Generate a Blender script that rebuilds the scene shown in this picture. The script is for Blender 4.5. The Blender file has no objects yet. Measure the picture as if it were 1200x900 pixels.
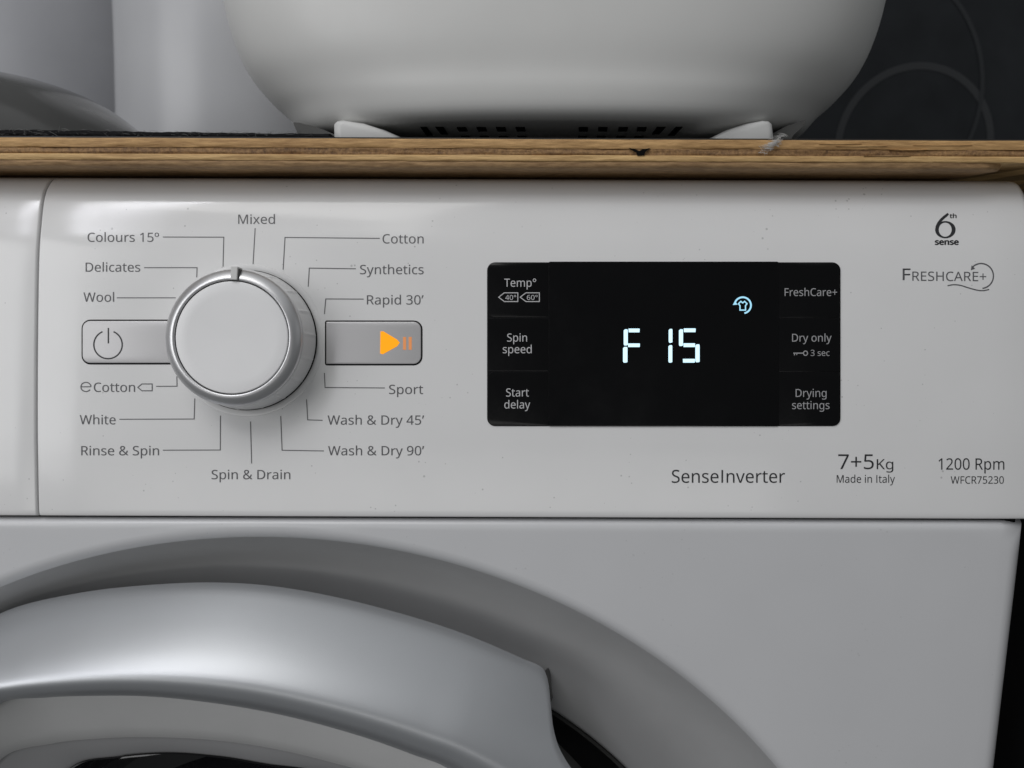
import bpy, bmesh, math, random, json
from mathutils import Vector, Matrix, noise
from mathutils.geometry import tessellate_polygon
random.seed(7)
C = bpy.context.scene.collection
SC = bpy.context.scene
R = math.radians

# ------------------------------------------------------------------ camera, world, lamps, exposure
CAM = Vector((0, -.2846, .8158)); PITCH = R(9.5); ROLL = R(.2); FPX = 901.0
cd = bpy.data.cameras.new('camera'); cam = bpy.data.objects.new('camera', cd); C.objects.link(cam)
cam.location = CAM
cam.rotation_euler = (Matrix.Rotation(R(90)-PITCH, 3, 'X') @ Matrix.Rotation(ROLL, 3, 'Z')).to_euler()
cd.sensor_width = 36; cd.lens = 36*FPX/1200; cd.clip_start = .01; cd.clip_end = 50
cd.dof.use_dof = True; cd.dof.focus_distance = .296; cd.dof.aperture_fstop = 11
SC.camera = cam
w = bpy.data.worlds.new('World'); SC.world = w; w.use_nodes = True
w.node_tree.nodes['Background'].inputs[0].default_value = (.93, .97, 1, 1)
w.node_tree.nodes['Background'].inputs[1].default_value = .11
def lamp(name, loc, target, sx, sy, power, col):
    l = bpy.data.lights.new(name, 'AREA'); l.shape = 'RECTANGLE'; l.size = sx; l.size_y = sy
    l.energy = power; l.color = col
    o = bpy.data.objects.new(name, l); C.objects.link(o); o.location = loc
    o.rotation_euler = (Vector(target)-Vector(loc)).to_track_quat('-Z', 'Y').to_euler()
    return o
lamp('window_light', (-.38, -.66, 1.74), (-.03, 0, .77), .65, .55, 4.1, (1, .99, .97))
lamp('ceiling_bounce', (-.1, -.75, 2.35), (-.1, -.75, 0), 2.8, 2.4, 9, (.96, .98, 1))
lamp('room_bounce', (-1.75, -1.45, 1.26), (-.1, 0, .80), 1.35, 1.2, 16.5, (.99, .99, 1))
lamp('low_fill', (-.2, -2.2, .52), (0, 0, .82), 2.2, .4, 3.6, (1, .985, .96))  # added unseen fill lamp, brightens undersides from low in front
lamp('side_window_light', (1.8, -.7, 1.35), (.05, 0, .85), .9, .9, .9, (.97, .985, 1))
lamp('far_window_light', (-1.60, -2.03, 2.95), (-.15, 0, .82), .30, 1.1, 13, (.93, .93, 1))
vs = SC.view_settings
vs.view_transform = 'Standard'; vs.look = 'None'; vs.gamma = 1; vs.use_curve_mapping = False; vs.exposure = -.16

# ------------------------------------------------------------------ things, parts, materials
ORG = {}
def prop(o, **k):
    for a, b in k.items():
        if b: o[a] = b
    return o
def thing(name, label, cat, loc):
    o = bpy.data.objects.new(name, None); C.objects.link(o); o.location = loc
    o.empty_display_size = .02; ORG[o] = Vector(loc)
    return prop(o, label=label, category=cat)
def obj(name, verts, faces, mat, parent=None, smooth=True, sharp=35, label=None, kind=None):
    me = bpy.data.meshes.new(name)
    vs_ = [Vector(v) for v in verts]
    c = sum(vs_, Vector())/max(1, len(vs_))
    me.from_pydata([v-c for v in vs_], [], faces); me.update()
    bm = bmesh.new(); bm.from_mesh(me); bmesh.ops.remove_doubles(bm, verts=bm.verts, dist=1e-7)
    bmesh.ops.recalc_face_normals(bm, faces=bm.faces); bm.to_mesh(me); bm.free()
    if smooth:
        me.polygons.foreach_set('use_smooth', [True]*len(me.polygons))
        me.set_sharp_from_angle(angle=R(sharp))
    if mat: me.materials.append(mat)
    o = bpy.data.objects.new(name, me); C.objects.link(o); ORG[o] = c
    if parent: o.parent = parent; o.location = c-ORG[parent]
    else: o.location = c
    return prop(o, label=label, kind=kind)

MATS = {}
def mat(name, col, rough=.4, metal=0, spec=.5, emit=None, estr=0, coat=0, speck=0, bump=0, bscale=800, mottle=0, rvar=0):
    m = bpy.data.materials.new(name); m.use_nodes = True; nt = m.node_tree; b = nt.nodes['Principled BSDF']
    b.inputs['Base Color'].default_value = (*col, 1); b.inputs['Roughness'].default_value = rough
    b.inputs['Metallic'].default_value = metal; b.inputs['Specular IOR Level'].default_value = spec
    b.inputs['Coat Weight'].default_value = coat; b.inputs['Coat Roughness'].default_value = .05
    if emit: b.inputs['Emission Color'].default_value = (*emit, 1); b.inputs['Emission Strength'].default_value = estr
    tc = nt.nodes.new('ShaderNodeTexCoord')
    def N(t, **k):
        n = nt.nodes.new(t)
        for a, v in k.items():
            if a in n.inputs: n.inputs[a].default_value = v
            else: setattr(n, a, v)
        return n
    L = nt.links.new
    if speck or mottle:
        last = None
        no = N('ShaderNodeTexNoise', Scale=28.0, Detail=5.0); L(tc.outputs['Object'], no.inputs['Vector'])
        mr = N('ShaderNodeMapRange'); mr.inputs[1].default_value = .3; mr.inputs[2].default_value = .7
        mr.inputs[3].default_value = 1-mottle; mr.inputs[4].default_value = 1+mottle*.4
        L(no.outputs['Fac'], mr.inputs[0]); last = mr.outputs[0]
        if speck:
            vo = N('ShaderNodeTexVoronoi', Scale=330.0); L(tc.outputs['Object'], vo.inputs['Vector'])
            n2 = N('ShaderNodeTexNoise', Scale=75.0, Detail=2.0); L(tc.outputs['Object'], n2.inputs['Vector'])
            m3 = N('ShaderNodeMapRange'); m3.inputs[1].default_value = .42; m3.inputs[2].default_value = .7
            m3.inputs[3].default_value = -.05; m3.inputs[4].default_value = .15; L(n2.outputs['Fac'], m3.inputs[0])
            lt = N('ShaderNodeMath', operation='SUBTRACT'); L(vo.outputs['Distance'], lt.inputs[0]); L(m3.outputs[0], lt.inputs[1])
            m4 = N('ShaderNodeMapRange'); m4.inputs[1].default_value = -.03; m4.inputs[2].default_value = .03
            m4.inputs[3].default_value = 1-speck; m4.inputs[4].default_value = 1; L(lt.outputs[0], m4.inputs[0])
            mm = N('ShaderNodeMath', operation='MULTIPLY'); L(last, mm.inputs[0]); L(m4.outputs[0], mm.inputs[1]); last = mm.outputs[0]
        mx = N('ShaderNodeVectorMath', operation='SCALE'); mx.inputs[0].default_value = col; L(last, mx.inputs['Scale'])
        L(mx.outputs[0], b.inputs['Base Color'])
    if rvar:
        nr_ = N('ShaderNodeTexNoise', Scale=34.0, Detail=6.0, Roughness=.65); L(tc.outputs['Object'], nr_.inputs['Vector'])
        mr_ = N('ShaderNodeMapRange'); mr_.inputs[1].default_value = .35; mr_.inputs[2].default_value = .7
        mr_.inputs[3].default_value = rough-rvar*.4; mr_.inputs[4].default_value = rough+rvar
        L(nr_.outputs['Fac'], mr_.inputs[0]); L(mr_.outputs[0], b.inputs['Roughness'])
    if bump:
        nb = N('ShaderNodeTexNoise', Scale=float(bscale), Detail=3.0); L(tc.outputs['Object'], nb.inputs['Vector'])
        bp = N('ShaderNodeBump', Strength=bump, Distance=.0004); L(nb.outputs['Fac'], bp.inputs['Height'])
        L(bp.outputs[0], b.inputs['Normal'])
    MATS[name] = m
    return m
def wood(name, c1, c2, stretch, scale, bump):
    m = mat(name, c1, .62); nt = m.node_tree; b = nt.nodes['Principled BSDF']; L = nt.links.new
    tc = nt.nodes.new('ShaderNodeTexCoord'); mp = nt.nodes.new('ShaderNodeMapping'); mp.inputs['Scale'].default_value = stretch
    L(tc.outputs['Object'], mp.inputs['Vector'])
    n = nt.nodes.new('ShaderNodeTexNoise'); n.inputs['Scale'].default_value = scale; n.inputs['Detail'].default_value = 8; n.inputs['Roughness'].default_value = .7
    L(mp.outputs[0], n.inputs['Vector'])
    n2 = nt.nodes.new('ShaderNodeTexNoise'); n2.inputs['Scale'].default_value = 22; n2.inputs['Detail'].default_value = 4
    L(tc.outputs['Object'], n2.inputs['Vector'])
    ad = nt.nodes.new('ShaderNodeMath'); ad.operation = 'MULTIPLY_ADD'; ad.inputs[1].default_value = .5; L(n2.outputs['Fac'], ad.inputs[0]); L(n.outputs['Fac'], ad.inputs[2])
    cr = nt.nodes.new('ShaderNodeValToRGB'); L(ad.outputs[0], cr.inputs['Fac'])
    cr.color_ramp.elements[0].position = .52; cr.color_ramp.elements[0].color = (*c2, 1)
    cr.color_ramp.elements[1].position = .92; cr.color_ramp.elements[1].color = (*c1, 1)
    L(cr.outputs[0], b.inputs['Base Color'])
    bp = nt.nodes.new('ShaderNodeBump'); bp.inputs['Strength'].default_value = bump; bp.inputs['Distance'].default_value = .0006
    L(n.outputs['Fac'], bp.inputs['Height']); L(bp.outputs[0], b.inputs['Normal'])
    return m
M_white = mat('white_plastic', (.76, .76, .758), .13, spec=.5, speck=.3, mottle=.02, rvar=.05)
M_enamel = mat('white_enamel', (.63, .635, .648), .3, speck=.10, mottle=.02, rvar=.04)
M_recess = mat('surround_grey', (.50, .502, .505), .36, mottle=.05, rvar=.08)  # recess toned greyer than the front panel it continues
M_knob = mat('knob_plastic', (.80, .80, .805), .32, mottle=.03, bump=.06, bscale=1500, rvar=.06)
M_chrome = mat('satin_chrome', (.62, .62, .63), .38, .85, mottle=.05)
M_button = mat('silver_button', (.53, .525, .53), .42, .25, mottle=.04, bump=.05, bscale=2200)
M_gap = mat('dark_gap', (.005, .005, .0055), .8, spec=.1)
M_ink = mat('grey_ink', (.10, .10, .107), .5)
M_inkb = mat('black_ink', (.022, .023, .026), .5)
M_silver = mat('silver_paint', (.51, .525, .545), .42, .68, mottle=.02, bump=.08, bscale=2600)
M_ringw = mat('door_plastic', (.66, .66, .655), .4, mottle=.05)
M_ringg = mat('door_grey', (.34, .34, .345), .45)
M_dark = mat('door_dark', (.012, .012, .013), .35)
M_glass = mat('door_glass', (.008, .008, .01), .06, spec=.6)
M_disp = mat('display_black', (.003, .003, .0034), .14, spec=.3, rvar=.10)
M_key = mat('key_black', (.0034, .0034, .0038), .16, spec=.3, rvar=.10)
M_keyt = mat('key_print', (.52, .52, .53), .5)
M_keyt2 = mat('key_print_dim', (.36, .36, .37), .5)
M_led = mat('digit_light', (.05, .05, .05), .4, emit=(.60, .88, 1), estr=1.45)
M_icon = mat('icon_light', (.05, .05, .05), .4, emit=(.38, .78, 1), estr=1.1)
M_orange = mat('orange_light', (.06, .02, .0), .4, emit=(1, .36, .0), estr=1.2)
M_orange2 = mat('orange_dim_light', (.32, .22, .14), .4, emit=(1, .25, .01), estr=.5)
M_app = mat('appliance_plastic', (.66, .66, .645), .38, mottle=.03, bump=.06, bscale=1800, rvar=.08)
M_foot = mat('foot_plastic', (.60, .60, .59), .42)
M_vent = mat('vent_black', (.004, .004, .004), .8, spec=.1)
M_recd = mat('recess_grey', (.07, .07, .067), .5)
M_can = mat('canister_white', (.46, .465, .48), .3, mottle=.03)
M_can2 = mat('canister_grey', (.29, .295, .315), .4, .0, mottle=.06)
M_steel = mat('dish_steel', (.085, .085, .083), .16, 0, mottle=.15)
M_bglass = mat('black_glass', (.020, .022, .0245), .12, spec=.4, mottle=.25)
M_bring = mat('glass_print', (.0285, .0305, .033), .4)
M_mat = mat('black_felt', (.012, .012, .013), .95, spec=.1, bump=.8, bscale=900)
M_lint = mat('grey_lint', (.26, .26, .255), .9)
M_lintd = mat('dark_lint', (.06, .06, .06), .9)
M_gapshade = mat('gap_shade', (.006, .006, .007), .6, mottle=.2)
M_lam = mat('black_laminate', (.02, .02, .02), .5)
W1 = wood('ply_long_grain', (.62, .38, .16), (.29, .155, .055), (70, 160, 560), 1.7, .7)
W2 = wood('ply_end_grain', (.40, .23, .095), (.10, .048, .02), (420, 160, 420), 1.5, 1.0)
W3 = wood('ply_pale_grain', (.70, .47, .21), (.38, .22, .085), (60, 160, 620), 1.6, .7)
W4 = wood('ply_brown_grain', (.46, .29, .14), (.21, .12, .052), (90, 160, 480), 1.7, .8)

# ------------------------------------------------------------------ geometry helpers
def ray(px, py):
    a = (px-600)/FPX; v = (py-450)/FPX
    a, v = a*math.cos(ROLL)+v*math.sin(ROLL), -a*math.sin(ROLL)+v*math.cos(ROLL)
    return Vector((a, math.cos(PITCH)-v*math.sin(PITCH), -math.sin(PITCH)-v*math.cos(PITCH)))
def aty(px, py, y):
    d = ray(px, py); return CAM+d*((y-CAM.y)/d.y)
Z0 = .715
PROF0 = [(.0030, .0003), (.0009, .0007), (.0001, .0018), (.0004, .006), (.0022, .020), (.0044, .0358), (.0098, .0682), (.0155, .0985), (.0192, .1120), (.0226, .1215), (.0265, .1270), (.0325, .1306), (.045, .1318)]
def catmull(P, n):
    out = []
    for i in range(len(P)-1):
        a, b, c, d = P[max(i-1, 0)], P[i], P[i+1], P[min(i+2, len(P)-1)]
        for j in range(n):
            t = j/n
            out.append(tuple(.5*(2*b[k]+(c[k]-a[k])*t+(2*a[k]-5*b[k]+4*c[k]-d[k])*t*t+(3*b[k]-a[k]-3*c[k]+d[k])*t**3) for k in range(len(b))))
    out.append(P[-1]); return out
PROF = [(y, z+Z0) for y, z in catmull(PROF0, 6)]
def on_panel(px, py, off=0.0):
    d = ray(px, py)
    for (y0, z0), (y1, z1) in zip(PROF, PROF[1:]):
        # CAM + t d meets segment
        ey, ez = y1-y0, z1-z0
        den = d.y*ez-d.z*ey
        if abs(den) < 1e-12: continue
        t = ((y0-CAM.y)*ez-(z0-CAM.z)*ey)/den
        s = ((y0-CAM.y)*d.z-(z0-CAM.z)*d.y)/den
        if -1e-6 <= s <= 1+1e-6 and t > 0:
            p = CAM+d*t; n = Vector((0, -ez, ey)).normalized()
            return p+n*off
    p = aty(px, py, .0); return p
def panel_normal(px, py):
    a = on_panel(px, py-4); b = on_panel(px, py+4); e = (a-b).normalized()
    return Vector((0, -e.z, e.y))
def loft(loops, closed=True, cap0=False, cap1=False):
    V = []; F = []; n = len(loops[0])
    for l in loops: V += l
    for i in range(len(loops)-1):
        for j in range(n if closed else n-1):
            k = (j+1) % n
            F.append((i*n+j, i*n+k, (i+1)*n+k, (i+1)*n+j))
    if cap0: F.append(tuple(range(n)))
    if cap1: F.append(tuple((len(loops)-1)*n+j for j in range(n)))
    return V, F
def join(*vf):
    V = []; F = []
    for v, f in vf:
        o = len(V); V += list(v); F += [tuple(i+o for i in q) for q in f]
    return V, F
def box(x0, x1, y0, y1, z0, z1):
    v = [(x, y, z) for x in (x0, x1) for y in (y0, y1) for z in (z0, z1)]
    return v, [(0, 1, 3, 2), (4, 6, 7, 5), (0, 4, 5, 1), (2, 3, 7, 6), (0, 2, 6, 4), (1, 5, 7, 3)]
def plate(x0, y0, x1, y1, r, h, b=.3, top=.25, base=-.3, rl=None):
    """rounded slab on the panel; pixel outline, heights in mm, bevel width b in pixels"""
    rl = r if rl is None else rl
    m = 6
    def lvl(d, hh):
        X0, X1, Y0, Y1 = x0+d, x1-d, y0+d, y1-d
        A, B = max(.01, rl-d), max(.01, r-d)
        ys = []
        for i in range(m+1): ys.append(('t', i/m))
        ns = 8
        rows = []
        for i in range(m+1):
            a = math.pi/2*i/m
            rows.append((X0+A-A*math.sin(a), Y0+A-A*math.cos(a), X1-B+B*math.sin(a), Y0+B-B*math.cos(a)))
        for i in range(1, ns):
            t = i/ns; rows.append((X0, Y0+A+(Y1-Y0-2*A)*t, X1, Y0+B+(Y1-Y0-2*B)*t))
        for i in range(m+1):
            a = math.pi/2*(1-i/m)
            rows.append((X0+A-A*math.sin(a), Y1-A+A*math.cos(a), X1-B+B*math.sin(a), Y1-B+B*math.cos(a)))
        Lf = [on_panel(q[0], q[1], hh/1000) for q in rows]; Rt = [on_panel(q[2], q[3], hh/1000) for q in rows]
        return Lf, Rt
    lv = [lvl(0, base), lvl(0, h-top), lvl(b*.3, h-top*.3), lvl(b, h)]
    loops = [l+rr[::-1] for l, rr in lv]
    V, F = loft(loops)
    n = len(lv[0][0]); o = 3*2*n
    for j in range(n-1): F.append((o+j, o+j+1, o+2*n-2-j, o+2*n-1-j))
    return V, F
def strip(pts, wpx, off=.10, closed=False):
    """thin printed line on the panel along a pixel polyline"""
    Q = []; m_ = len(pts)
    for i in range(m_ if closed else m_-1):
        a, b = Vector(pts[i]), Vector(pts[(i+1) % m_]); k = max(1, int((b-a).length/5)) if abs(b.y-a.y) > 4 else 1
        Q += [a.lerp(b, t/k) for t in range(k)]
    if not closed: Q.append(Vector(pts[-1]))
    P = Q; n = len(P); A = []; B = []
    for i, p in enumerate(P):
        q0 = P[i-1] if (i or closed) else None; q1 = P[(i+1) % n] if (i < n-1 or closed) else None
        t = Vector((0, 0))
        d0 = (p-q0).normalized() if q0 is not None else None; d1 = (q1-p).normalized() if q1 is not None else None
        t = (d0 or d1)+(d1 or d0); t.normalize()
        nn = Vector((-t.y, t.x)); k = 1/max(.5, nn.dot(Vector((-(d1 or d0).y, (d1 or d0).x))))
        A.append(p+nn*wpx/2*k); B.append(p-nn*wpx/2*k)
    V = [on_panel(*a, off/1000) for a in A]+[on_panel(*b, off/1000) for b in B]
    F = [(i, (i+1) % n, n+(i+1) % n, n+i) for i in range(n if closed else n-1)]
    return V, F
def poly(pts, off=.10):
    P = [on_panel(x, y, off/1000) for x, y in pts]
    tr = tessellate_polygon([[Vector((x, y, 0)) for x, y in pts]])
    return P, [tuple(t) for t in tr]
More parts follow.
